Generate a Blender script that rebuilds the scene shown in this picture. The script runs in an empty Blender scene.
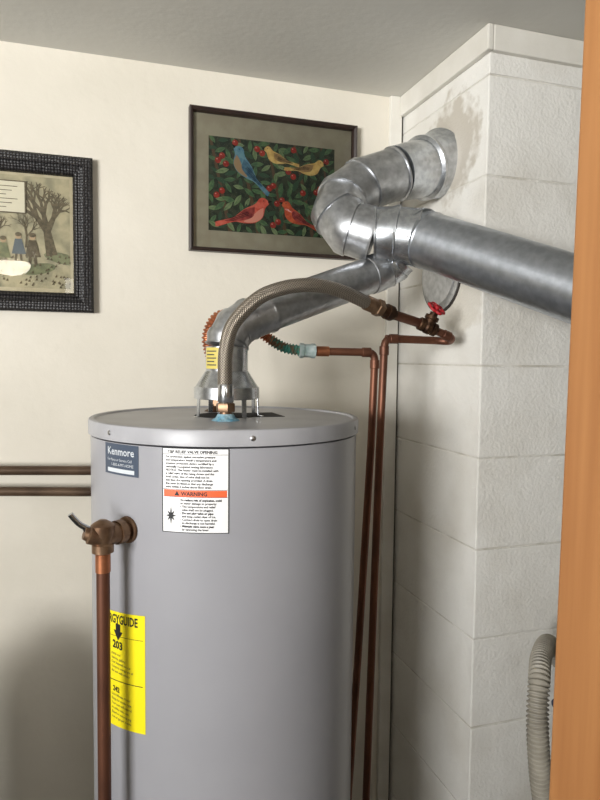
import bpy, bmesh, math, random
from mathutils import Vector, Matrix
random.seed(4)
sc=bpy.context.scene
try:
    sc.view_settings.view_transform='Standard'
except Exception: pass
COL=bpy.context.collection
H=1.56
# ------------------------------------------------ camera
cd=bpy.data.cameras.new('camera'); cam=bpy.data.objects.new('camera',cd); COL.objects.link(cam)
cd.sensor_fit='VERTICAL'; cd.sensor_height=24; cd.lens=19.5; cd.clip_start=0.02
M=Matrix.Rotation(math.radians(-17.8),4,'Z')@Matrix.Rotation(math.radians(90-3.7),4,'X')@Matrix.Rotation(math.radians(0.6),4,'Z')
M.translation=Vector((0,0,H)); cam.matrix_world=M
sc.camera=cam

# ------------------------------------------------ materials
class NT:
    def __init__(s,name):
        s.m=bpy.data.materials.new(name); s.m.use_nodes=True
        s.t=s.m.node_tree; s.b=s.t.nodes['Principled BSDF']
    def n(s,typ,**kw):
        nd=s.t.nodes.new(typ)
        for k,v in kw.items():
            if k in nd.inputs: nd.inputs[k].default_value=v
            else: setattr(nd,k,v)
        return nd
    def l(s,a,b): s.t.links.new(a,b)
def c4(c): return (c[0],c[1],c[2],1)
def srgb(r,g,b):
    f=lambda v:(v/255/12.92) if v/255<=.04045 else ((v/255+.055)/1.055)**2.4
    return (f(r),f(g),f(b))
def mat(name,col,rough=.5,metal=0,col2=None,scale=8,bump=0,bscale=60,detail=6,coat=0,stretch=None,contrast=(.35,.65),spec=.5,emit=None):
    t=NT(name); b=t.b
    b.inputs['Base Color'].default_value=c4(col); b.inputs['Roughness'].default_value=rough
    b.inputs['Metallic'].default_value=metal; b.inputs['Coat Weight'].default_value=coat
    b.inputs['Coat Roughness'].default_value=.03
    b.inputs['Specular IOR Level'].default_value=spec
    tc=t.n('ShaderNodeTexCoord'); src=tc.outputs['Object']
    if stretch:
        mp=t.n('ShaderNodeMapping'); mp.inputs['Scale'].default_value=stretch; t.l(src,mp.inputs[0]); src=mp.outputs[0]
    if col2 is not None:
        no=t.n('ShaderNodeTexNoise'); no.inputs['Scale'].default_value=scale; no.inputs['Detail'].default_value=detail
        t.l(src,no.inputs['Vector'])
        r=t.n('ShaderNodeValToRGB'); r.color_ramp.elements[0].position=contrast[0]; r.color_ramp.elements[1].position=contrast[1]
        r.color_ramp.elements[0].color=c4(col); r.color_ramp.elements[1].color=c4(col2)
        t.l(no.outputs['Fac'],r.inputs[0]); t.l(r.outputs[0],b.inputs['Base Color'])
    if bump:
        n2=t.n('ShaderNodeTexNoise'); n2.inputs['Scale'].default_value=bscale; n2.inputs['Detail'].default_value=5
        t.l(tc.outputs['Object'],n2.inputs['Vector'])
        bp=t.n('ShaderNodeBump'); bp.inputs['Strength'].default_value=bump; bp.inputs['Distance'].default_value=.01
        t.l(n2.outputs['Fac'],bp.inputs['Height']); t.l(bp.outputs[0],b.inputs['Normal'])
    if emit:
        b.inputs['Emission Color'].default_value=c4(emit[0]); b.inputs['Emission Strength'].default_value=emit[1]
    return t.m

M_wall=mat('wall_paint',srgb(225,219,206),.55,col2=srgb(213,207,193),scale=3,bump=.12,bscale=35,contrast=(.3,.7))
M_ceil=mat('ceiling_paint',srgb(216,215,209),.7,col2=srgb(208,206,199),scale=2,bump=.06,bscale=60)
M_floor=mat('concrete_floor',srgb(80,77,72),.8,col2=srgb(64,61,57),scale=6,bump=.2)
M_trim=mat('trim_paint',srgb(224,221,213),.5,col2=srgb(210,206,196),scale=9,bump=.1,bscale=30)
M_gap=mat('dark_gap',srgb(50,44,38),.9)
M_tank=mat('tank_grey_enamel',srgb(158,158,163),.28,col2=srgb(152,152,157),scale=4,spec=.5)
M_lid=mat('lid_grey_enamel',srgb(168,168,172),.36,col2=srgb(154,154,158),scale=14)
M_galv=mat('galvanised_steel',srgb(186,190,195),.27,.95,col2=srgb(206,210,215),scale=80,detail=2,contrast=(.4,.6))
M_galvpipe=mat('galvanised_duct',srgb(170,175,182),.28,.92,col2=srgb(188,193,200),scale=60,detail=3,contrast=(.35,.65))
M_galvold=mat('aged_galvanised_steel',srgb(158,160,163),.34,.9,col2=srgb(192,194,197),scale=70,detail=6,contrast=(.3,.7))
M_copper=mat('aged_copper',srgb(132,86,64),.48,.65,col2=srgb(88,58,46),scale=16,stretch=(1,1,.4),contrast=(.3,.7))
M_copperbright=mat('bright_copper',srgb(184,120,84),.4,.8,col2=srgb(150,94,66),scale=30)
M_brass=mat('aged_brass',srgb(150,122,96),.42,.8,col2=srgb(105,80,62),scale=40)
M_brassdark=mat('dark_brass',srgb(98,72,52),.45,.8,col2=srgb(60,42,32),scale=40)
M_bronzepipe=mat('painted_brown_pipe',srgb(105,85,68),.42,.4,col2=srgb(70,54,42),scale=10)
M_chrome=mat('chrome_lever',srgb(190,192,195),.2,1)
M_red=mat('red_enamel',srgb(168,28,36),.5)
M_teal=mat('verdigris',srgb(70,140,125),.8,col2=srgb(120,95,70),scale=60,bump=.4,bscale=120,contrast=(.45,.6))
M_bluepat=mat('blue_pipe_compound',srgb(92,160,190),.7,col2=srgb(150,180,190),scale=60,bump=.4,bscale=150)
M_union=mat('grey_union',srgb(185,195,195),.5,col2=srgb(140,160,155),scale=50)
M_dark=mat('dark_opening',srgb(22,20,20),.9)
M_white=mat('label_white',srgb(236,236,236),.4)
M_ink=mat('label_ink',srgb(24,24,28),.6)
M_inkgrey=mat('label_ink_light',srgb(60,60,66),.6)
M_orange=mat('label_orange',srgb(232,98,48),.45)
M_yellow=mat('label_yellow',srgb(246,228,28),.45)
M_slate=mat('label_slate',srgb(72,82,98),.35)
M_silver=mat('label_silver',srgb(205,210,215),.4)
M_hosegrey=mat('corrugated_plastic_grey',srgb(172,166,153),.5,col2=srgb(146,140,128),scale=20)
M_hoseblue=mat('hose_cuff_blue',srgb(50,58,74),.45)
M_wire=mat('black_wire',srgb(30,28,26),.5)
M_screw=mat('screw_steel',srgb(190,190,192),.3,1)
M_sticker=mat('sticker_yellow',srgb(205,188,96),.5)

def braid(name,c1,c2,rough,metal,n=12,step=150):
    t=NT(name); b=t.b
    uv=t.n('ShaderNodeUVMap'); sep=t.n('ShaderNodeSeparateXYZ'); t.l(uv.outputs[0],sep.inputs[0])
    def wave(sign):
        a=t.n('ShaderNodeMath',operation='MULTIPLY'); a.inputs[1].default_value=n*2*math.pi; t.l(sep.outputs[0],a.inputs[0])
        c=t.n('ShaderNodeMath',operation='MULTIPLY'); c.inputs[1].default_value=sign*step*2*math.pi; t.l(sep.outputs[1],c.inputs[0])
        d=t.n('ShaderNodeMath',operation='ADD'); t.l(a.outputs[0],d.inputs[0]); t.l(c.outputs[0],d.inputs[1])
        e=t.n('ShaderNodeMath',operation='SINE'); t.l(d.outputs[0],e.inputs[0]); return e
    w1=wave(1); w2=wave(-1)
    mx=t.n('ShaderNodeMath',operation='MAXIMUM'); t.l(w1.outputs[0],mx.inputs[0]); t.l(w2.outputs[0],mx.inputs[1])
    r=t.n('ShaderNodeValToRGB'); r.color_ramp.elements[0].color=c4(c2); r.color_ramp.elements[1].color=c4(c1)
    r.color_ramp.elements[0].position=.1; r.color_ramp.elements[1].position=.8
    t.l(mx.outputs[0],r.inputs[0]); t.l(r.outputs[0],b.inputs['Base Color'])
    bp=t.n('ShaderNodeBump'); bp.inputs['Strength'].default_value=.5; bp.inputs['Distance'].default_value=.001
    t.l(mx.outputs[0],bp.inputs['Height']); t.l(bp.outputs[0],b.inputs['Normal'])
    b.inputs['Roughness'].default_value=rough; b.inputs['Metallic'].default_value=metal
    return t.m
M_braid=braid('stainless_braid',srgb(165,156,144),srgb(104,95,84),.35,.85,16,210)

def block_mat():
    t=NT('painted_block'); b=t.b; b.inputs['Roughness'].default_value=.55
    tc=t.n('ShaderNodeTexCoord'); P=tc.outputs['Object']
    n1=t.n('ShaderNodeTexNoise'); n1.inputs['Scale'].default_value=5; n1.inputs['Detail'].default_value=8; t.l(P,n1.inputs['Vector'])
    r=t.n('ShaderNodeValToRGB'); r.color_ramp.elements[0].color=c4(srgb(229,227,221)); r.color_ramp.elements[1].color=c4(srgb(212,208,199))
    r.color_ramp.elements[0].position=.45; r.color_ramp.elements[1].position=.75; t.l(n1.outputs['Fac'],r.inputs[0])
    col=r.outputs[0]
    def stain(col,centre,rad,tint,amp,ns):
        nn=t.n('ShaderNodeTexNoise'); nn.inputs['Scale'].default_value=ns; nn.inputs['Detail'].default_value=8; t.l(P,nn.inputs['Vector'])
        vd=t.n('ShaderNodeVectorMath',operation='DISTANCE'); t.l(P,vd.inputs[0]); vd.inputs[1].default_value=centre
        ml=t.n('ShaderNodeMath',operation='MULTIPLY_ADD'); t.l(nn.outputs['Fac'],ml.inputs[0]); ml.inputs[1].default_value=rad*1.4; t.l(vd.outputs['Value'],ml.inputs[2])
        mr=t.n('ShaderNodeMapRange'); mr.inputs['From Min'].default_value=rad*1.6; mr.inputs['From Max'].default_value=rad*1.9
        mr.inputs['To Min'].default_value=amp; mr.inputs['To Max'].default_value=0; t.l(ml.outputs[0],mr.inputs['Value'])
        mx=t.n('ShaderNodeMix',data_type='RGBA'); t.l(mr.outputs[0],mx.inputs[0]); t.l(col,mx.inputs[6]); mx.inputs[7].default_value=c4(tint)
        return mx.outputs[2]
    col=stain(col,(.813,1.39,2.055),.105,srgb(176,167,152),.75,30)
    col=stain(col,(.813,1.33,1.71),.09,srgb(198,191,176),.55,25)
    t.l(col,b.inputs['Base Color'])
    n2=t.n('ShaderNodeTexNoise'); n2.inputs['Scale'].default_value=140; n2.inputs['Detail'].default_value=4; t.l(P,n2.inputs['Vector'])
    n3=t.n('ShaderNodeTexNoise'); n3.inputs['Scale'].default_value=14; n3.inputs['Detail'].default_value=6; t.l(P,n3.inputs['Vector'])
    ad=t.n('ShaderNodeMath',operation='MULTIPLY_ADD'); t.l(n3.outputs['Fac'],ad.inputs[0]); ad.inputs[1].default_value=2.2; t.l(n2.outputs['Fac'],ad.inputs[2])
    bp=t.n('ShaderNodeBump'); bp.inputs['Strength'].default_value=.3; bp.inputs['Distance'].default_value=.006
    t.l(ad.outputs[0],bp.inputs['Height']); t.l(bp.outputs[0],b.inputs['Normal'])
    return t.m
M_block=block_mat()
M_mortar=mat('painted_mortar',srgb(222,219,212),.8,col2=srgb(190,185,174),scale=14,bump=.3,bscale=80)

def wood_mat(name,c1,c2,rough=.4):
    t=NT(name); b=t.b
    tc=t.n('ShaderNodeTexCoord'); mp=t.n('ShaderNodeMapping'); mp.inputs['Scale'].default_value=(30,30,1.6); t.l(tc.outputs['Object'],mp.inputs[0])
    no=t.n('ShaderNodeTexNoise'); no.inputs['Scale'].default_value=1.5; no.inputs['Detail'].default_value=7; t.l(mp.outputs[0],no.inputs['Vector'])
    r=t.n('ShaderNodeValToRGB'); r.color_ramp.elements[0].color=c4(c1); r.color_ramp.elements[1].color=c4(c2)
    r.color_ramp.elements[0].position=.3; r.color_ramp.elements[1].position=.7
    t.l(no.outputs['Fac'],r.inputs[0]); t.l(r.outputs[0],b.inputs['Base Color']); b.inputs['Roughness'].default_value=rough
    return t.m
M_jamb=wood_mat('varnished_wood',srgb(180,126,76),srgb(160,106,60),.5)
M_darkwood=wood_mat('dark_frame_wood',srgb(52,36,30),srgb(34,24,22))

def texframe():
    t=NT('black_textured_frame'); b=t.b
    tc=t.n('ShaderNodeTexCoord'); vo=t.n('ShaderNodeTexVoronoi'); vo.inputs['Scale'].default_value=150; vo.inputs['Randomness'].default_value=.25; t.l(tc.outputs['Object'],vo.inputs['Vector'])
    r=t.n('ShaderNodeValToRGB'); r.color_ramp.elements[0].color=c4(srgb(56,52,52)); r.color_ramp.elements[1].color=c4(srgb(14,13,15)); r.color_ramp.elements[1].position=.6
    t.l(vo.outputs['Distance'],r.inputs[0]); t.l(r.outputs[0],b.inputs['Base Color'])
    bp=t.n('ShaderNodeBump',invert=True); bp.inputs['Strength'].default_value=.9; bp.inputs['Distance'].default_value=.003
    t.l(vo.outputs['Distance'],bp.inputs['Height']); t.l(bp.outputs[0],b.inputs['Normal']); b.inputs['Roughness'].default_value=.45
    return t.m
M_blackframe=texframe()
def glass_mat():
    m=bpy.data.materials.new('picture_glass'); m.use_nodes=True; nt=m.node_tree; nt.nodes.clear()
    o=nt.nodes.new('ShaderNodeOutputMaterial'); mx=nt.nodes.new('ShaderNodeMixShader'); tr=nt.nodes.new('ShaderNodeBsdfTransparent'); gl=nt.nodes.new('ShaderNodeBsdfGlossy'); fr=nt.nodes.new('ShaderNodeFresnel')
    gl.inputs['Roughness'].default_value=.015; fr.inputs['IOR'].default_value=1.5
    nt.links.new(fr.outputs[0],mx.inputs[0]); nt.links.new(tr.outputs[0],mx.inputs[1]); nt.links.new(gl.outputs[0],mx.inputs[2]); nt.links.new(mx.outputs[0],o.inputs[0])
    return m
M_glass=glass_mat()
# ------------------------------------------------ mesh helpers
def finish(name,bm,mats,smooth=False,parent=None,recalc=True):
    if recalc: bmesh.ops.recalc_face_normals(bm,faces=bm.faces)
    me=bpy.data.meshes.new(name); bm.to_mesh(me); bm.free()
    if not isinstance(mats,(list,tuple)): mats=[mats]
    for m in mats: me.materials.append(m)
    if smooth:
        for p in me.polygons: p.use_smooth=True
        try: me.set_sharp_from_angle(angle=math.radians(38))
        except Exception: pass
    ob=bpy.data.objects.new(name,me); COL.objects.link(ob)
    if parent: ob.parent=parent
    return ob
def empty(name,loc=(0,0,0)):
    e=bpy.data.objects.new(name,None); COL.objects.link(e); e.empty_display_size=.05; return e
def addbox(bm,x0,x1,y0,y1,z0,z1,bevel=0,mi=0):
    r=bmesh.ops.create_cube(bm,size=1); vs=r['verts']
    for v in vs:
        v.co=Vector(((x0+x1)/2+v.co.x*(x1-x0),(y0+y1)/2+v.co.y*(y1-y0),(z0+z1)/2+v.co.z*(z1-z0)))
    fs=set(f for v in vs for f in v.link_faces)
    for f in fs: f.material_index=mi
    if bevel:
        es=list(set(e for v in vs for e in v.link_edges))
        rr=bmesh.ops.bevel(bm,geom=es,offset=bevel,segments=2,affect='EDGES',profile=.6)
        for f in rr['faces']: f.material_index=mi
def box(name,x0,x1,y0,y1,z0,z1,m,bevel=0,parent=None):
    bm=bmesh.new(); addbox(bm,x0,x1,y0,y1,z0,z1,bevel); return finish(name,bm,m,parent=parent)
def catmull(pts,n=10):
    P=[Vector(p) for p in pts]; out=[]
    Q=[P[0]*2-P[1]]+P+[P[-1]*2-P[-2]]
    for i in range(1,len(Q)-2):
        a,b,c,d=Q[i-1],Q[i],Q[i+1],Q[i+2]
        for k in range(n):
            t=k/n
            out.append(.5*((2*b)+(c-a)*t+(2*a-5*b+4*c-d)*t*t+(3*b-a-3*c+d)*t**3))
    out.append(P[-1]); return out
def fillet(pts,rad,n=6):
    P=[Vector(p) for p in pts]; out=[P[0]]
    for i in range(1,len(P)-1):
        a,b,c=P[i-1],P[i],P[i+1]
        r=min(rad,(a-b).length*.45,(c-b).length*.45)
        s=b+(a-b).normalized()*r; e=b+(c-b).normalized()*r
        for k in range(n+1):
            t=k/n; out.append(s*(1-t)**2+b*2*t*(1-t)+e*t*t)
    out.append(P[-1]); return out
def addsweep(bm,pts,rad,seg=20,cap=True,mi=0):
    P=[Vector(p) for p in pts]; n=len(P)
    if not callable(rad) and not isinstance(rad,(list,tuple)): rads=[rad]*n
    else: rads=rad
    uvl=bm.loops.layers.uv.verify()
    T=[]
    for i in range(n):
        d1=(P[i]-P[i-1]).normalized() if i>0 and (P[i]-P[i-1]).length>1e-9 else None
        d2=(P[i+1]-P[i]).normalized() if i<n-1 and (P[i+1]-P[i]).length>1e-9 else None
        t=(d1 or d2 or Vector((0,0,1))) if d2 is None else (d2 if d1 is None else d1+d2)
        T.append(t.normalized())
    ref=Vector((0,0,1)) if abs(T[0].z)<.9 else Vector((1,0,0))
    N=T[0].cross(ref).normalized(); rings=[]; L=[0]
    for i in range(n):
        if i>0:
            ax=T[i-1].cross(T[i])
            if ax.length>1e-8:
                N=Matrix.Rotation(T[i-1].angle(T[i]),3,ax.normalized())@N
            L.append(L[-1]+(P[i]-P[i-1]).length)
        N=(N-T[i]*N.dot(T[i])).normalized(); B=T[i].cross(N)
        rings.append([bm.verts.new(P[i]+(N*math.cos(2*math.pi*k/seg)+B*math.sin(2*math.pi*k/seg))*rads[i]) for k in range(seg)])
    for i in range(n-1):
        for k in range(seg):
            k2=(k+1)%seg
            f=bm.faces.new((rings[i][k],rings[i][k2],rings[i+1][k2],rings[i+1][k])); f.material_index=mi
            for lp,(u,v) in zip(f.loops,((k/seg,L[i]),((k+1)/seg,L[i]),((k+1)/seg,L[i+1]),(k/seg,L[i+1]))): lp[uvl].uv=(u,v)
    if cap:
        f=bm.faces.new(rings[0]); f.material_index=mi
        f=bm.faces.new(rings[-1]); f.material_index=mi
def tube(name,pts,rad,m,seg=20,parent=None,cap=True):
    bm=bmesh.new(); addsweep(bm,pts,rad,seg,cap); return finish(name,bm,m,smooth=True,parent=parent)
def profile_tube(name,origin,axis,prof,m,seg=28,parent=None,cap=True,arc=None):
    """prof: list of (distance along axis, radius)"""
    o=Vector(origin); a=Vector(axis).normalized()
    P=[o+a*d for d,_ in prof]; R=[r for _,r in prof]
    bm=bmesh.new()
    ref=Vector((0,0,1)) if abs(a.z)<.9 else Vector((1,0,0)); N=a.cross(ref).normalized(); B=a.cross(N); rings=[]
    for p,r in zip(P,R): rings.append([bm.verts.new(p+(N*math.cos(2*math.pi*k/seg)+B*math.sin(2*math.pi*k/seg))*max(r,1e-4)) for k in range(seg)])
    for i in range(len(P)-1):
        for k in range(seg): bm.faces.new((rings[i][k],rings[i][(k+1)%seg],rings[i+1][(k+1)%seg],rings[i+1][k]))
    if cap: bm.faces.new(rings[0]); bm.faces.new(rings[-1])
    return finish(name,bm,m,smooth=True,parent=parent)
def resample(pts,step):
    P=[Vector(p) for p in pts]; out=[P[0].copy()]; acc=0
    for i in range(1,len(P)):
        a,b=P[i-1],P[i]; l=(b-a).length
        if l<1e-9: continue
        pos=step-acc
        while pos<=l:
            out.append(a+(b-a)*(pos/l)); pos+=step
        acc=l-(pos-step)
    return out
def corrugated(name,pts,r,amp,pitch,m,parent=None,seg=20):
    P=resample(pts,pitch/6); R=[r+amp*math.sin(2*math.pi*i/6) for i in range(len(P))]
    return tube(name,P,R,m,seg,parent)

# ------------------------------------------------ room shell
WY=1.647; CX=.813; CY=1.237; CZ=2.265; BY=-3.2
box('wall_back',-2.5,2.3,WY,WY+.1,0,CZ,M_wall)
box('wall_right',2.3,2.4,BY,WY+.1,0,CZ,M_wall)
box('wall_rear',-2.5,2.3,BY-.1,BY,0,CZ,M_wall)
box('wall_front',.489,2.3,.39,.48,0,CZ,M_wall)
wy0,wy1,wz0,wz1=-2.1,-.7,1.15,2.16
bm=bmesh.new()
addbox(bm,-2.6,-2.5,BY-.1,wy0,0,CZ); addbox(bm,-2.6,-2.5,wy1,WY+.1,0,CZ); addbox(bm,-2.6,-2.5,wy0,wy1,0,wz0); addbox(bm,-2.6,-2.5,wy0,wy1,wz1,CZ)
finish('wall_left',bm,M_wall)
bm=bmesh.new()
for (a,b,c,d) in ((wy0,wy1,wz0,wz0+.04),(wy0,wy1,wz1-.04,wz1),(wy0,wy0+.04,wz0,wz1),(wy1-.04,wy1,wz0,wz1),(-1.42,-1.38,wz0,wz1)): addbox(bm,-2.58,-2.53,a,b,c,d)
finish('window_1',bm,M_trim)
box('floor',-2.6,2.4,BY-.1,WY+.1,-.1,0,M_floor)
box('ceiling',-2.6,2.4,BY-.1,WY+.1,CZ,CZ+.1,M_ceil)
# chimney
bm=bmesh.new()
addbox(bm,CX+.002,2.3,CY+.002,WY,0,CZ,0,1)
zs=[0,.10,.31,.517,.724,.931,1.136,1.342,1.547,1.752,1.957,2.168,CZ]
for i in range(len(zs)-1):
    z0,z1=zs[i],zs[i+1]; g=.0016
    x=CX+(.405 if i%2 else .25); xs=[CX]
    while x<2.25: xs.append(x); x+=.405
    xs.append(2.3)
    for a,b in zip(xs[:-1],xs[1:]):
        first=(a==CX)
        addbox(bm,a+(0 if first else g),b-g,CY+random.uniform(-.0015,.0015),WY if first else CY+.1,z0+g,z1-g,.003,0)
chimney=finish('chimney',bm,[M_block,M_mortar])
box('trim_1',.772,.806,WY-.014,WY,0,CZ,M_trim,.002)
box('gap_shade_strip',.8065,.8128,WY-.004,WY,0,CZ,M_gap)  # dark strip, its colour stands in for shade in the corner gap
bm=bmesh.new(); addbox(bm,CX-.014,CX,CY-.014,WY-.014,2.212,CZ,.003); addbox(bm,CX,2.3,CY-.014,CY,2.212,CZ,.003)
finish('trim_3',bm,M_trim)
# door frame of the doorway we look through (slightly out of plumb)
dj=empty('door_frame')
j1=box('jamb',.424,.455,.375,.494,0,CZ,M_jamb,.003,dj)
j2=box('casing',.455,.4885,.375,.494,0,CZ,M_jamb,.003,dj)
for o_ in (j1,j2):
    for v in o_.data.vertices:
        if v.co.x<.47: v.co.x+=(v.co.z-1.9)*.0105-.004

# ------------------------------------------------ water heater
HC=Vector((.2436,1.216,0)); R=.2465; TOP=1.45
wh=empty('water_heater')
profile_tube('tank',(HC.x,HC.y,0.03),(0,0,1),[(0,R-.004),(.002,R),(.08,R),(.082,R-.003),(.088,R-.003),(.09,R),(1.39,R)],M_tank,96,wh)
profile_tube('base_ring',(HC.x,HC.y,0),(0,0,1),[(0,R-.02),(.04,R-.02)],M_dark,48,wh)
RL=.2505
profile_tube('lid',(HC.x,HC.y,TOP-.027),(0,0,1),[(0,RL-.001),(0.0005,RL),(.0225,RL),(.0255,RL-.0012),(.027,RL-.004),(.0265,RL-.010),(.0235,RL-.0125),(.0235,.11),(.024,.001)],M_lid,96,wh)
LT=TOP-.0035
for a in (-150,-92,-35,25,90,160):
    th=math.radians(a); d=Vector((math.cos(th),math.sin(th),0))
    profile_tube('lid_screw',HC+d*(RL-.001)+Vector((0,0,TOP-.014)),d,[(0,.0045),(.002,.0042),(.0032,.002)],M_screw,12,wh)
HX,HY=.250,1.245
bm=bmesh.new()
addbox(bm,HX+.0,HX+.105,HY-.045,HY+.05,LT,LT+.0006)
finish('lid_recess',bm,M_dark,parent=wh)
profile_tube('flue_opening',(HX,HY,LT),(0,0,1),[(0,.062),(.001,.062)],M_dark,40,wh)
profile_tube('draft_hood',(HX,HY,TOP+.030),(0,0,1),[(0,.060),(.001,.063),(.022,.063),(.024,.060),(.046,.046),(.053,.0415),(.053,.0405),(.10,.0405)],M_galv,48,wh)
for a in (20,110,200,290,250,-25):
    th=math.radians(a); d=Vector((math.cos(th),math.sin(th),0)); n=Vector((-d.y,d.x,0))
    bm=bmesh.new()
    pts=[d*.060+Vector((0,0,.045)),d*.061+Vector((0,0,.03)),d*.062+Vector((0,0,.002)),d*.072+Vector((0,0,0.0005))]
    prev=None
    for p in pts:
        q=[bm.verts.new(Vector((HX,HY,LT))+p+n*s*.005+d*o) for s,o in ((-1,0),(1,0),(1,.0015),(-1,.0015))]
        if prev:
            for k in range(4): bm.faces.new((prev[k],prev[(k+1)%4],q[(k+1)%4],q[k]))
        else: bm.faces.new(q)
        prev=q
    bm.faces.new(prev)
    finish('hood_leg',bm,M_galv,parent=wh)
def nipple(x,y,nm,mm):
    profile_tube(nm+'_compound',(x,y,LT),(0,0,1),[(0,.026),(.002,.024),(.005,.018),(.012,.014)],mm,24,wh)
    profile_tube(nm,(x,y,LT),(0,0,1),[(0,.0115),(.03,.0115)],M_brass,20,wh)
N1=(.229,1.150); N2=(.250,1.352)
nipple(*N1,'inlet_nipple',M_bluepat); nipple(*N2,'outlet_nipple',M_brassdark)

def patch(name,t0,t1,z0,z1,r,m,parent,tilt=0,c=None):
    cc=c if c is not None else HC
    bm=bmesh.new(); n=14; prev=None
    for i in range(n+1):
        t=math.radians(t0+(t1-t0)*i/n); dz=tilt*i/n
        a=bm.verts.new((cc.x+r*math.cos(t),cc.y+r*math.sin(t),z0+dz)); b=bm.verts.new((cc.x+r*math.cos(t),cc.y+r*math.sin(t),z1+dz))
        if prev: bm.faces.new((prev[0],a,b,prev[1]))
        prev=(a,b)
    return finish(name,bm,m,smooth=True,parent=parent,recalc=False)
def wraptext(name,body,size,th,z,r,m,parent,align='LEFT',bold=0,tilt=0,sx=1):
    cu=bpy.data.curves.new(name,'FONT'); cu.body=body; cu.size=size; cu.align_x=align; cu.offset=bold; cu.resolution_u=2
    o=bpy.data.objects.new(name+'_c',cu); COL.objects.link(o)
    bpy.context.view_layer.update()
    me=bpy.data.meshes.new_from_object(o.evaluated_get(bpy.context.evaluated_depsgraph_get()))
    bpy.data.objects.remove(o)
    for v in me.vertices:
        x,y=v.co.x*sx,v.co.y
        t=math.radians(th)+x/r
        v.co=(HC.x+r*math.cos(t),HC.y+r*math.sin(t),z+y+tilt*x)
    me.materials.clear(); me.materials.append(m)
    ob=bpy.data.objects.new(name,me); COL.objects.link(ob); ob.parent=parent
    return ob
RR=R+.0006
patch('name_plate',-154.5,-135,1.369,1.419,RR,M_slate,wh)
wraptext('name_plate_text','Kenmore',.0175,-152.5,1.401,RR+.0005,M_silver,wh,bold=.0002)
wraptext('name_plate_text_2','For Parts or Service Call',.0062,-152.5,1.391,RR+.0005,M_silver,wh)
wraptext('name_plate_text_3','1-800-4-MY-HOME',.0068,-150,1.383,RR+.0005,M_silver,wh)
patch('name_plate_strip',-152.5,-137,1.3725,1.379,RR+.0003,M_silver,wh)
patch('warning_label_edge',-124.8,-100.2,1.2885,1.4205,RR,M_ink,wh)
patch('warning_label',-124.4,-100.6,1.2898,1.4192,RR+.0003,M_white,wh)
patch('warning_band',-124.0,-101.0,1.345,1.3555,RR+.0006,M_orange,wh)
wraptext('warning_band_text','\u25B2 WARNING',.0085,-120,1.347,RR+.0009,M_ink,wh,bold=.0002)
wraptext('warning_title','T&P RELIEF VALVE OPENING',.0062,-122.5,1.4125,RR+.0009,M_ink,wh,bold=.00015)
lines=['For protection against excessive pressure','and temperature install a temperature and','pressure protective device certified by a','nationally recognized testing laboratory.',
'NOTICE: This heater must be installed with','a relief valve of the rating shown and the','local codes. Size of valve shall not be','less than the opening provided. A drain',
'line must be fitted so that any discharge','exits within 6 inches above floor drain.']
for i,s in enumerate(lines): wraptext('label_text',s,.0048,-123.3,1.4055-i*.0052,RR+.0009,M_ink,wh,sx=.97,bold=.00008)
lines=['To reduce risk of explosion, scald','or water damage to property:','\u2022 The temperature and relief','  valve shall not be plugged.','\u2022 Do not plug valve or pipe','  and keep outlet clear of ice.',
'\u2022 Connect drain to open drain','  so discharge is not harmful.','\u2022 Maintain valve once a year','  by operating the lever.']
for i,s in enumerate(lines): wraptext('label_text',s,.0047,-117.8,1.3385-i*.0051,RR+.0009,M_ink,wh,bold=.00018 if i%4==0 else .00008)
bm=bmesh.new(); cth=math.radians(-121.3)
vs=[]
for k in range(16):
    rr=.0085 if k%2==0 else .0035
    if k in (4,12): rr*=1.3
    x=rr*math.cos(2*math.pi*k/16); y=rr*math.sin(2*math.pi*k/16)*1.3
    vs.append(bm.verts.new((HC.x+(RR+.0009)*math.cos(cth+x/RR),HC.y+(RR+.0009)*math.sin(cth+x/RR),1.315+y)))
cv=bm.verts.new((HC.x+(RR+.0009)*math.cos(cth),HC.y+(RR+.0009)*math.sin(cth),1.315))
for k in range(16): bm.faces.new((cv,vs[k],vs[(k+1)%16]))
finish('label_symbol',bm,M_ink,parent=wh)
for zz in (1.3445,1.3560,1.4105): patch('label_rule',-124.2,-100.8,zz,zz+.0006,RR+.0009,M_ink,wh)
patch('energy_label',-159,-132.4,.941,1.136,RR,M_yellow,wh,tilt=.012)
wraptext('energy_title','ENERGYGUIDE',.0205,-158.5,1.118,RR+.0006,M_ink,wh,bold=.0005,tilt=.09,sx=.72)
bm=bmesh.new(); ra=RR+.0006
tv=[]
for (x,y) in ((-.006,.016),(.006,.016),(.006,.004),(.012,.004),(0,-.012),(-.012,.004),(-.006,.004)):
    t=math.radians(-146.5)+x/ra; tv.append(bm.verts.new((HC.x+ra*math.cos(t),HC.y+ra*math.sin(t),1.106+y)))
bm.faces.new(tv); finish('energy_arrow',bm,M_ink,parent=wh)
patch('energy_line',-158,-133.2,1.0955,1.0962,RR+.0006,M_ink,wh,tilt=.011)
wraptext('energy_number','203',.018,-150,1.080,RR+.0006,M_ink,wh,bold=.0006)
for i,s in enumerate(['yearly cost','capacity, gallons','Cost depends on use','Compare energy use of','this unit with others']): wraptext('energy_text',s,.0058,-151,1.068-i*.0075,RR+.0006,M_inkgrey,wh)
patch('energy_bar',-158,-133.5,1.020,1.0212,RR+.0006,M_ink,wh,tilt=.01)
wraptext('energy_number_2','242',.012,-150,1.006,RR+.0006,M_ink,wh,bold=.0004)
for i,s in enumerate(['Least Efficient Model','Range for similar type','Your cost will depend','on utility rates, use.','Based on national avg','cost of gas per therm']): wraptext('energy_text',s,.0058,-151,.998-i*.0078,RR+.0006,M_inkgrey,wh)

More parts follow.
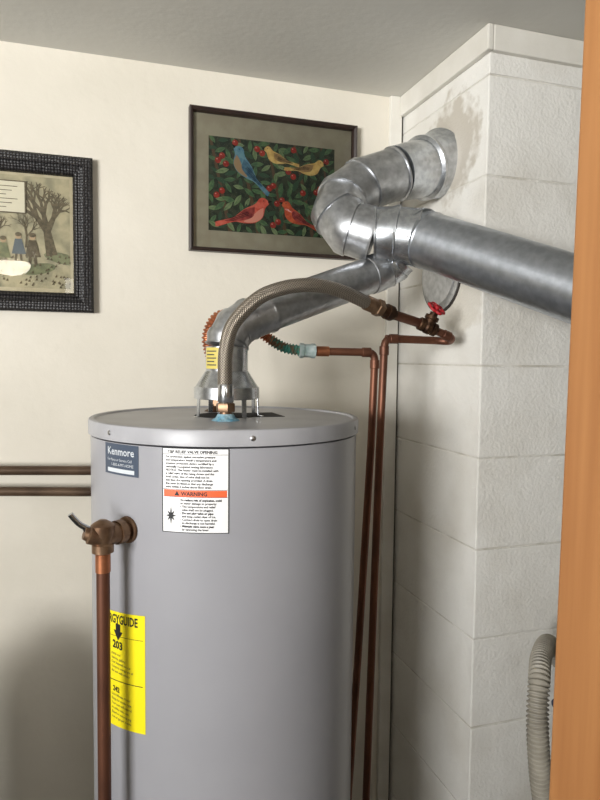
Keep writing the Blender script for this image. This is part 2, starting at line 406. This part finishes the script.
# ---------------- relief valve on tank shoulder
rv=empty('pressure_relief_valve')
V=Vector((.014,1.028,1.283)); rd=(V-Vector((HC.x,HC.y,V.z))).normalized()
s0=Vector((HC.x,HC.y,V.z))+rd*(R+.0005)
profile_tube('inlet',s0,rd,[(0,.022),(.003,.021),(.004,.015),(.012,.015),(.012,.019),(.024,.019),(.024,.0165),(.046,.0165)],M_brass,20,rv)
profile_tube('body',V+Vector((0,0,-.026)),(0,0,1),[(0,.0125),(.002,.0165),(.014,.0165),(.016,.0145),(.03,.018),(.044,.018),(.048,.013),(.052,.006)],M_brass,24,rv)
side=Vector((-.93,-.15,.33)).normalized()
profile_tube('spring_cap',V+rd*.004,side,[(0,.0145),(.018,.0145),(.020,.011),(.026,.009)],M_brass,20,rv)
bm=bmesh.new()
lv=[V+side*.018+Vector((0,0,.006)),V+side*.034+Vector((0,0,.010)),V+side*.044+Vector((0,0,.017)),V+side*.050+Vector((0,0,.023))]
addsweep(bm,catmull(lv,5),[.0045]*16,10)
addsweep(bm,[V+side*.022+Vector((0,0,-.006)),V+side*.03+Vector((0,0,.010))],.0035,10)
finish('lever',bm,M_chrome,smooth=True,parent=rv)
tube('drain_pipe',[V+Vector((0,0,-.02)),V+Vector((-.001,-.004,-.6)),V+Vector((-.002,-.006,-1.25))],.0102,M_copper,24,rv)
profile_tube('drain_adapter',V+Vector((0,0,-.055)),(0,0,1),[(0,.0115),(.03,.0115),(.031,.0135),(.036,.0135)],M_copperbright,24,rv)

# ------------------------------------------------ big flue
fl=empty('flue_pipe')
RB=.059
T0=Vector((.8125,1.437,2.033)); A=Vector((.676,1.398,1.988))
pts=[A,Vector((.600,1.390,1.960)),Vector((.545,1.384,1.927)),Vector((.513,1.370,1.885)),Vector((.527,1.345,1.845)),Vector((.590,1.320,1.828))]
profile_tube('thimble_collar',T0,A-T0,[(0,.084),(.003,.081),(.05,.072),(.055,.075),(.062,.075),(.066,.067),(.10,.065),(.15,.062)],M_galv,56,fl)
def gored(name,pts,r,m,parent,seg=56,bead=.0034):
    P=[Vector(p) for p in pts]; bm=bmesh.new(); pp=[];rr=[]
    for i in range(len(P)-1):
        a,b=P[i],P[i+1]; L=(b-a).length; e=min(.007/L,.22)
        for f,q in ((0,bead),(e*.55,bead),(e*.75,-.0005),(e,0),(1-e,0)):
            pp.append(a.lerp(b,f)); rr.append(r+q)
    pp.append(P[-1]); rr.append(r+bead)
    addsweep(bm,pp,rr,seg,cap=True)
    return finish(name,bm,m,smooth=True,parent=parent)
gored('adjustable_elbow',[A,Vector((.592,1.389,1.954)),Vector((.544,1.383,1.918)),Vector((.524,1.366,1.880)),Vector((.542,1.342,1.845)),pts[-1]],RB,M_galvold,fl)
G=Vector((.676,1.274,1.821)); E=Vector((.815,.968,1.690)); X1=E+(E-G).normalized()*.28
gored('elbow_outlet',[pts[-1],Vector((.632,1.300,1.828)),G],RB+.0015,M_galv,fl)
d=(X1-G).normalized()
profile_tube('straight_section',G,d,[(-.004,RB+.0005),(0,RB+.0038),(.004,RB+.0038),(.006,RB-.0005),(.024,RB),(.028,RB+.0022),(.032,RB),((X1-G).length,RB)],M_galvpipe,72,fl)
gored('far_elbow',[X1,X1+d*.05+Vector((.03,0,0)),X1+d*.07+Vector((.08,0,0)),X1+d*.07+Vector((.16,0,.0))],RB,M_galv,fl)
q=X1+d*.07+Vector((.16,0,0))
tube('far_run',[q,Vector((2.299,q.y,q.z))],RB,M_galvpipe,40,fl)
def screw(p,dirv,parent):
    profile_tube('screw',p,dirv,[(0,.004),(.003,.004),(.004,.002)],M_screw,10,parent)
cr=d.cross(Vector((0,0,1))).normalized()
cf=cr if cr.y<0 else -cr
up=cr.cross(d).normalized()
if up.z<0: up=-up
screw(G+d*.016+cf*RB,cf,fl); screw(G-d*.03+(cf*.9+up*.43)*(RB+.0005),cf*.9+up*.43,fl)
tube('lock_seam',[G+d*.034+(up*.8-cf*.6)*RB*.985,G+d*.60+(up*.8-cf*.6)*RB*.985],.0028,M_galvpipe,8,fl)
bp=empty('flue_hole_cover')
profile_tube('cover_gasket',(CX,1.418,1.768),(-1,0,0),[(0,.095),(.001,.095)],M_gap,40,bp)
profile_tube('cover_plate',(CX-.001,1.418,1.768),(-1,0,0),[(0,.089),(.003,.089),(.004,.080),(.009,.074),(.010,.001)],M_galvold,48,bp)

# ------------------------------------------------ heater vent
vp=empty('vent_pipe')
RV=.0395
v0=Vector((HX,HY,TOP+.131)); c=[v0,Vector((.252,1.246,1.592)),Vector((.266,1.250,1.616)),Vector((.294,1.257,1.634)),Vector((.335,1.266,1.650))]
gored('vent_elbow',c,RV+.001,M_galvold,vp,40,.0024)
v1=c[-1]; v2=Vector((.622,1.330,1.757)); dd=(v2-v1).normalized(); Lv=(v2-v1).length
profile_tube('vent_straight',v1,dd,[(-.005,RV+.002),(.0,RV+.003),(.006,RV+.003),(.008,RV),(Lv*.5,RV),(Lv-.05,RV),(Lv-.049,RV+.002),(Lv-.044,RV+.003),(Lv-.02,RV+.003),(Lv-.018,RV+.001),(Lv,RV+.001)],M_galvold,44,vp)
gored('vent_end_elbow',[v2,Vector((.640,1.328,1.768)),Vector((.650,1.320,1.782))],RV+.001,M_galv,vp,36,.0015)
patch('vent_sticker',-172,-118,TOP+.088,TOP+.128,.0413,M_sticker,wh,0,Vector((HX,HY,0)))
for k in range(5): patch('vent_sticker_print',-166,-130-6*(k%2),TOP+.094+k*.0065,TOP+.0962+k*.0065,.0416,M_inkgrey,wh,0,Vector((HX,HY,0)))

# ------------------------------------------------ braided hose + brass ends + valve
bh=empty('braided_water_hose')
hp=[(N1[0],N1[1],1.475),(N1[0]-.001,N1[1]+.002,1.52),(.231,1.158,1.575),(.247,1.166,1.622),(.292,1.168,1.668),(.34,1.166,1.689),(.393,1.168,1.697),(.44,1.178,1.694),(.483,1.190,1.684),(.530,1.205,1.669)]
tube('hose',catmull(hp,10),.0132,M_braid,28,bh)
profile_tube('hose_crimp',(N1[0],N1[1],1.479),(0,0,1),[(0,.0135),(.003,.0148),(.03,.0148),(.033,.0135)],M_chrome,28,bh)
profile_tube('hose_nut',(N1[0],N1[1],1.462),(0,0,1),[(0,.0165),(.002,.0175),(.014,.0175),(.016,.0165)],M_brass,6,bh)
e0=Vector((.520,1.203,1.6725)); e1=Vector((.601,1.234,1.651)); ed=(e1-e0).normalized()
profile_tube('hose_crimp_2',e0,ed,[(0,.0135),(.003,.0152),(.028,.0152),(.03,.013)],M_brass,28,bh)
profile_tube('hose_nut_2',e0+ed*.030,ed,[(0,.016),(.002,.018),(.016,.018),(.018,.015)],M_brass,6,bh)
profile_tube('hose_adapter',e0+ed*.048,ed,[(0,.013),(.015,.013),(.015,.016),(.03,.016),(.03,.012),(.04,.011)],M_brassdark,24,bh)
cp=empty('copper_supply_pipe')
RC=.0086
vb=Vector((.692,1.260,1.630))
S0=e0+ed*.088
q1=Vector((.752,1.258,1.607)); vd=(q1-vb).normalized()
tube('stub',[S0,vb-vd*.022],RC+.0015,M_copper,20,cp)
tube('return_bend',fillet([vb+vd*.022,q1,Vector((.762,1.285,1.600)),Vector((.74,1.302,1.602)),Vector((.614,1.302,1.604))],.016),RC,M_copper,20,cp)
tube('riser',fillet([Vector((.70,1.302,1.603)),Vector((.611,1.302,1.605)),Vector((.603,1.301,1.36)),Vector((.586,1.302,.557)),Vector((.575,1.302,0.0))],.02),RC,M_copper,20,cp)
def fitting(p,a,l,r,m,parent,nm='fitting'): profile_tube(nm,Vector(p)-Vector(a).normalized()*l/2,a,[(0,r-.001),(.001,r),(l-.001,r),(l,r-.001)],m,20,parent)
fitting((.632,1.302,1.604),(1,0,0),.02,RC+.002,M_copper,cp); fitting((.610,1.3015,1.578),(0,0,1),.02,RC+.002,M_copper,cp)
fitting(q1-Vector((.014,0,-.005)),(q1-vb),.018,RC+.002,M_copper,cp)
# gate valve
gv=empty('shutoff_valve')
profile_tube('valve_body',vb-vd*.022,vd,[(0,.0125),(.002,.0145),(.012,.0145),(.013,.011),(.018,.0155),(.028,.0155),(.033,.011),(.034,.0145),(.042,.0145),(.044,.0125)],M_brassdark,16,gv)
va=Vector((.42,-.10,.90)).normalized()
profile_tube('bonnet',vb,va,[(0,.013),(.016,.013),(.017,.0155),(.025,.0155),(.026,.009),(.033,.009),(.034,.004),(.048,.004)],M_brassdark,12,gv)
hc=vb+va*.044
vw=Vector((.30,-.62,.72)).normalized()
ha=vw.cross(Vector((1,0,0))).normalized(); hb=vw.cross(ha)
ring=[]
for k in range(73):
    t=2*math.pi*k/72; rr=.0175+.0018*math.cos(6*t)
    ring.append(hc+(ha*math.cos(t)+hb*math.sin(t))*rr)
bm=bmesh.new(); addsweep(bm,ring,.0032,12,cap=False)
for k in range(5):
    t=2*math.pi*k/5+.3; addsweep(bm,[hc,hc+(ha*math.cos(t)+hb*math.sin(t))*.0175],.0022,8)
addsweep(bm,[hc-vw*.005,hc+vw*.006],.0055,14)
finish('handwheel',bm,M_red,smooth=True,parent=gv)

# hot side
hc2=empty('copper_hot_pipe')
cpts=catmull([(N2[0],N2[1],1.47),(.243,1.352,1.54),(.230,1.349,1.60),(.252,1.354,1.643),(.295,1.366,1.645),(.335,1.366,1.622),(.372,1.357,1.596)],12)
corrugated('corrugated_connector',cpts,.0105,.0022,.0072,M_copperbright,hc2)
cp2=catmull([(.368,1.358,1.598),(.397,1.350,1.582),(.432,1.345,1.576)],8)
corrugated('verdigris_section',cp2,.0105,.0018,.0072,M_teal,hc2)
profile_tube('nut',(N2[0],N2[1],1.462),(0,0,1),[(0,.016),(.02,.016)],M_brass,6,hc2)
profile_tube('union',(.428,1.3455,1.5762),(.1,-.012,-.002),[(0,.0125),(.002,.0165),(.010,.0165),(.012,.0145),(.026,.0145),(.028,.016),(.036,.016)],M_union,8,hc2)
tube('hot_pipe',fillet([Vector((.455,1.342,1.575)),Vector((.600,1.327,1.574)),Vector((.596,1.332,1.36)),Vector((.579,1.346,.866)),Vector((.548,1.385,0))],.02),RC,M_copper,20,hc2)
fitting((.480,1.3395,1.575),(1,-.1,0),.03,RC+.0025,M_copperbright,hc2); fitting((.580,1.329,1.574),(1,-.1,0),.02,RC+.002,M_copper,hc2); fitting((.5995,1.327,1.548),(0,0,1),.02,RC+.002,M_copper,hc2)

# ------------------------------------------------ wall pipes
for (za,zb,nm) in ((1.298,1.289,'wall_water_pipe'),(1.250,1.238,'wall_water_pipe')):
    w=empty(nm); ex=.22 if za>1.28 else .17
    tube('pipe',fillet([Vector((-2.499,1.60,za+.09)),Vector((-.20,1.60,za)),Vector((.0,1.60,zb)),Vector((ex,1.60,zb-.004)),Vector((ex,1.60,0))],.03),.0108,M_bronzepipe,20,w)
    for x in (-1.6,-.75,.10):
        zz=za+.09*((-.2-x)/2.3) if x<-.2 else zb-.003
        box('clip',x-.008,x+.008,1.60,WY,zz-.013,zz+.013,M_bronzepipe,0,w)

# ------------------------------------------------ picture frames
def frame_ring(name,x0,x1,z0,z1,w,prof,m,parent):
    bm=bmesh.new(); rows=[]
    for (ins,dp) in prof:
        i=ins*w; y=WY-dp
        rows.append([bm.verts.new(p) for p in ((x0+i,y,z0+i),(x1-i,y,z0+i),(x1-i,y,z1-i),(x0+i,y,z1-i))])
    for a,b in zip(rows[:-1],rows[1:]):
        for k in range(4): bm.faces.new((a[k],a[(k+1)%4],b[(k+1)%4],b[k]))
    return finish(name,bm,m,parent=parent)
def pane(x0,x1,z0,z1,parent):
    bm=bmesh.new(); bm.faces.new([bm.verts.new(p) for p in ((x0,WY-.009,z0),(x1,WY-.009,z0),(x1,WY-.009,z1),(x0,WY-.009,z1))])
    return finish('glass',bm,M_glass,parent=parent,recalc=False)
class Art:
    """flat printed picture: layered coloured shapes, u right, v down in 0..1"""
    def __init__(s,x0,x1,z0,z1,y): s.x0,s.x1,s.z0,s.z1,s.y=x0,x1,z0,z1,y; s.bm=bmesh.new(); s.mats=[]; s.k=0
    def mi(s,m):
        if m not in s.mats: s.mats.append(m)
        return s.mats.index(m)
    def poly(s,uv,m):
        s.k+=1; y=s.y-s.k*4e-6
        uv=[(min(max(u,0),1),min(max(v,0),1)) for u,v in uv]
        vs=[s.bm.verts.new((s.x0+(s.x1-s.x0)*u,y,s.z1-(s.z1-s.z0)*v)) for u,v in uv]
        try:
            f=s.bm.faces.new(vs); f.material_index=s.mi(m)
            f.normal_update()
            if f.normal.y>0: f.normal_flip()
        except ValueError: pass
    def blob(s,u,v,ru,rv,m,n=14,rot=0):
        asp=(s.x1-s.x0)/(s.z1-s.z0)
        s.poly([(u+(ru*math.cos(2*math.pi*k/n)*math.cos(rot)-rv*math.sin(2*math.pi*k/n)*math.sin(rot))/asp,
                 v+(ru*math.cos(2*math.pi*k/n)*math.sin(rot)+rv*math.sin(2*math.pi*k/n)*math.cos(rot))) for k in range(n)],m)
    def shape(s,pts,u,v,sc_,rot,flip,m,smooth=True):
        asp=(s.x1-s.x0)/(s.z1-s.z0); P=[Vector((p[0],p[1],0)) for p in pts]
        if smooth:
            Q=P+[P[0]]; P=catmull(Q,4)[:-1]
        out=[]
        for p in P:
            x=p.x*(-1 if flip else 1); y=-p.y
            X=x*math.cos(rot)-y*math.sin(rot); Y=x*math.sin(rot)+y*math.cos(rot)
            out.append((u+X*sc_/asp,v+Y*sc_))
        s.poly(out,m)
    def done(s,name,parent): return finish(name,s.bm,s.mats,parent=parent,recalc=False)
def pm(name,c,c2=None,sc=90): return mat(name,srgb(*c),.7,col2=srgb(*c2) if c2 else None,scale=sc,spec=.2,contrast=(.4,.6))

# --- bird print
fb=empty('framed_bird_print')
frame_ring('frame',.233,.673,1.823,2.171,.011,[(0,0),(0,.022),(.3,.024),(.8,.020),(1,.012),(1,.004)],M_darkwood,fb)
P_mat=pm('picture_mat_olive',(166,161,140),(158,152,132),30)
box('mount_board',.24,.666,WY-.006,WY-.001,1.829,2.164,P_mat,0,fb)
pane(.243,.663,1.832,2.161,fb)
P_bg=pm('print_dark_ground',(44,54,46),(66,74,58)); P_l1=pm('leaf_green',(98,128,86),(74,106,76)); P_l2=pm('leaf_light',(136,154,112),(108,134,92)); P_l3=pm('leaf_dark',(60,86,66))
P_ch=pm('cherry_red',(172,64,54),(142,46,42)); P_bl=pm('bird_blue',(84,130,152),(116,158,168)); P_bl2=pm('bird_blue_wing',(56,92,118),(82,120,138)); P_be=pm('bird_belly',(164,140,106))
P_ye=pm('bird_yellow',(222,196,126),(202,168,100)); P_ye2=pm('bird_yellow_wing',(126,102,68),(166,136,92)); P_re=pm('bird_red',(200,84,70),(218,116,96)); P_re2=pm('bird_red_wing',(128,50,52),(170,80,72)); P_or=pm('bird_orange',(214,112,72),(188,84,60)); P_br=pm('branch_brown',(96,78,60)); P_bk=pm('print_black',(18,18,20)); P_pk=pm('bird_pink',(222,156,136))
a=Art(.282,.615,1.877,2.108,WY-.0063)
a.poly([(0,0),(1,0),(1,1),(0,1)],P_bg)
BODY=[(-.5,.10),(-.43,.19),(-.34,.2),(-.22,.13),(0,.1),(.2,.03),(.32,.01),(.60,.03),(.63,-.0),(.62,-.06),(.28,-.07),(.1,-.15),(-.1,-.2),(-.28,-.15),(-.39,.0),(-.48,.05)]
WING=[(-.2,.08),(0,.09),(.2,.02),(.45,.0),(.3,-.05),(.05,-.1),(-.12,-.07)]
rnd=random.Random(7)
LEAF=[(-.5,0),(-.2,.16),(.1,.18),(.5,0),(.1,-.16),(-.2,-.15)]
for k in range(5):
    a.poly([(k*.22,.0),(k*.22+.02,0),(k*.22+.18,1),(k*.22+.15,1)],P_br)
for gx in range(15):
    for gy in range(10):
        u=(gx+.5)/15+rnd.uniform(-.02,.02); v=(gy+.5)/10+rnd.uniform(-.035,.035)
        rot=rnd.uniform(0,6.28); s=rnd.uniform(.11,.16)
        a.shape(LEAF,u,v,s,rot,False,rnd.choice([P_l1,P_l1,P_l2,P_l3]))
        a.shape([(-.45,.012),(.45,.008),(.45,-.008),(-.45,-.012)],u,v,s,rot,False,P_l3,False)
for (u,v) in ((.37,.09),(.41,.13),(.47,.5),(.44,.54),(.5,.47),(.62,.3),(.66,.35),(.1,.2),(.07,.25),(.13,.28),(.88,.46),(.85,.5),(.91,.53),(.57,.62),(.53,.66),(.06,.62),(.1,.57),(.74,.52),(.93,.15),(.66,.06),(.5,.9),(.54,.86),(.93,.85),(.2,.05)):
    a.blob(u,v,.034,.034,P_ch,12); a.blob(u-.008,v-.012,.008,.008,P_pk,6)
def bird(u,v,s,rot,flip,body,wing,belly=None):
    a.shape(BODY,u,v,s,rot,flip,body)
    if belly: a.shape([(-.36,.02),(-.25,.0),(-.1,-.06),(.1,-.12),(-.1,-.19),(-.28,-.14)],u,v,s,rot,flip,belly)
    a.shape(WING,u,v,s,rot,flip,wing)
    for w_ in (.0,-.03,-.055): a.shape([(-.05,w_+.03),(.36,w_+.02),(.36,w_+.012),(-.05,w_+.02)],u,v,s,rot,flip,P_bk,False)
    a.shape([(-.49,.13),(-.57,.085),(-.48,.07)],u,v,s,rot,flip,P_bk,False)
    a.shape([(-.42,.14),(-.405,.15),(-.39,.14),(-.405,.125)],u,v,s,rot,flip,P_bk,False)
bird(.30,.32,.54,.80,False,P_bl,P_bl2,P_be)
bird(.545,.16,.38,.25,False,P_ye,P_ye2)
bird(.77,.24,.42,-.1,True,P_ye,P_ye2)
bird(.29,.80,.58,-.35,True,P_re,P_re2,P_pk)
bird(.70,.79,.46,.45,False,P_or,P_re2)
a.done('print',fb)

# --- illustration at left
fi=empty('framed_illustration')
frame_ring('frame',-.50,.007,1.662,2.021,.045,[(0,0),(0,.018),(.12,.024),(.45,.026),(.75,.018),(.8,.021),(.95,.016),(1,.010),(1,.003)],M_blackframe,fi)
P_cr=pm('illustration_cream',(204,195,166),(192,182,152),40)
P_paper=mat('illustration_wash',srgb(190,181,148),.6,col2=srgb(152,147,120),scale=28,contrast=(.4,.62))
P_ink1=pm('illustration_ink',(100,92,74),(120,110,88),120); P_gr=pm('illustration_green',(140,144,110),(120,124,96),60); P_bl3=pm('illustration_blue',(106,116,120),None,60); P_bx=pm('illustration_caption',(218,213,192),None,60); P_ski=pm('illustration_skin',(190,166,134),None,60)
box('mount_board',-.47,-.02,WY-.006,WY-.001,1.69,1.99,P_cr,0,fi)
pane(-.456,-.036,1.706,1.977,fi)
a=Art(-.445,-.045,1.716,1.970,WY-.0063)
a.poly([(0,0),(1,0),(1,1),(0,1)],P_paper)
for k in range(9): a.blob(rnd.uniform(0,1),.72+rnd.uniform(-.04,.3),.16,.05,P_gr,14,rnd.uniform(-.2,.2))
def branch(u,v,ang,L,w,dep):
    u2=u+math.cos(ang)*L/1.58; v2=v-math.sin(ang)*L; nx,ny=math.sin(ang)*w/1.58,math.cos(ang)*w
    w2=.65; a.poly([(u-nx,v-ny),(u2-nx*w2,v2-ny*w2),(u2+nx*w2,v2+ny*w2),(u+nx,v+ny)],P_ink1)
    if dep>0:
        for s in (-1,1): branch(u2,v2,ang+s*rnd.uniform(.25,.7),L*rnd.uniform(.6,.85),w*.62,dep-1)
        if dep>2: branch(u2,v2,ang+rnd.uniform(-.2,.2),L*.7,w*.6,dep-1)
branch(.90,.70,1.75,.22,.050,5); branch(.15,.75,1.4,.2,.03,4); branch(.60,.66,1.6,.11,.014,4); branch(.76,.64,1.5,.1,.010,4)
def person(u,v,s,m):
    a.poly([(u-.04*s,v),(u-.02*s,v-.15*s),(u+.02*s,v-.15*s),(u+.045*s,v)],m); a.blob(u,v-.18*s,.028*s,.032*s,P_ski,10); a.blob(u,v-.195*s,.03*s,.022*s,P_ink1,10)
    a.poly([(u-.02*s,v),(u-.025*s,v+.07*s),(u-.01*s,v+.07*s),(u-.005*s,v)],P_ink1); a.poly([(u+.02*s,v),(u+.025*s,v+.07*s),(u+.01*s,v+.07*s),(u+.005*s,v)],P_ink1)
for u,v,s,m in ((.72,.70,.9,P_bl3),(.795,.72,1,P_ink1),(.64,.74,.9,P_gr),(.55,.72,.85,P_bl3),(.40,.76,1,P_ink1)): person(u,v,s,m)
for k in range(140):
    u,v=rnd.uniform(0,1),rnd.uniform(.7,1); a.poly([(u,v),(u+.010,v-.025),(u+.012,v)],P_ink1)
a.poly([(.40,.05),(.765,.05),(.765,.34),(.40,.34)],P_ink1); a.poly([(.406,.06),(.757,.06),(.757,.33),(.406,.33)],P_bx)
for k in range(6): a.poly([(.44,.10+k*.037),(.72-(k%3)*.03,.10+k*.037),(.72-(k%3)*.03,.106+k*.037),(.44,.106+k*.037)],P_ink1)
a.done('print',fi)

# ------------------------------------------------ corrugated hose right
vh=empty('vacuum_hose')
corrugated('hose',catmull([(.98,1.16,.90),(.92,1.12,.958),(.855,1.06,.965),(.812,1.01,.945),(.795,.99,.89),(.793,.98,.82),(.802,.975,.74),(.822,.97,.66),(.845,.97,.5),(.88,.98,.25),(.95,1.0,.025)],14),.0185,.0026,.0085,M_hosegrey,vh,24)
tube('hose_cuff',catmull([(1.0,1.04,.925),(.92,1.005,.927),(.862,.985,.923),(.822,.97,.918)],8),.012,M_hoseblue,20,vh)
tube('hose_tail',catmull([(1.0,1.04,.925),(1.08,1.06,.87),(1.12,1.08,.6),(1.13,1.08,.014)],8),.012,M_hoseblue,20,vh)
ww=empty('black_cable')
tube('wire',catmull([(.545,1.20,.60),(.565,1.21,.618),(.585,1.22,.60),(.592,1.225,.52),(.58,1.22,.3),(.585,1.22,0.0)],10),.0018,M_wire,8,ww)
st=empty('shadow_caster_tank')  # unseen tank shape, added to cast the rounded shadow on the left wall
M_st=mat('shadow_caster_shell',srgb(80,82,86),.5)
profile_tube('shell',(-.355,1.27,0),(0,0,1),[(0,.13),(.01,.14),(.82,.14),(.88,.132),(.925,.11),(.955,.075),(.97,.03)],M_st,48,st)
profile_tube('shadow_caster_cap',(-.355,1.27,.965),(0,0,1),[(0,.04),(.03,.045),(.045,.04),(.05,.02)],M_dark,32,st)

# ------------------------------------------------ lamp + light
lp=empty('ceiling_lamp')
M_glow=mat('lamp_glass',srgb(255,240,215),.4,emit=((1,.9,.74),26))
profile_tube('lamp_base',(-.52,-1.65,CZ-.07),(0,0,1),[(0,.10),(.07,.11)],M_trim,40,lp)
profile_tube('lamp_dome',(-.52,-1.65,CZ-.07),(0,0,-1),[(0,.125),(.03,.12),(.06,.1),(.08,.065),(.09,.002)],M_glow,40,lp)
def area(name,loc,target,size,size_y,power,color,spread=180):
    l=bpy.data.lights.new(name,'AREA'); l.shape='RECTANGLE'; l.size=size; l.size_y=size_y; l.energy=power; l.color=color; l.spread=math.radians(spread)
    o=bpy.data.objects.new(name,l); COL.objects.link(o); o.location=loc
    o.rotation_euler=(Vector(target)-Vector(loc)).to_track_quat('-Z','Y').to_euler(); return o
area('window_light',(-2.45,-1.4,1.66),(.3,1.5,2.35),1.2,.85,46,(1,.995,.98),88)
area('fill_light',(.2,-2.5,1.9),(.5,1.2,2.2),.8,.6,9,(1,.975,.94))  # added fill from behind the camera, stands for no real lamp
w=bpy.data.worlds.new('world'); sc.world=w; w.use_nodes=True
w.node_tree.nodes['Background'].inputs[0].default_value=(.9,.95,1,1); w.node_tree.nodes['Background'].inputs[1].default_value=.6
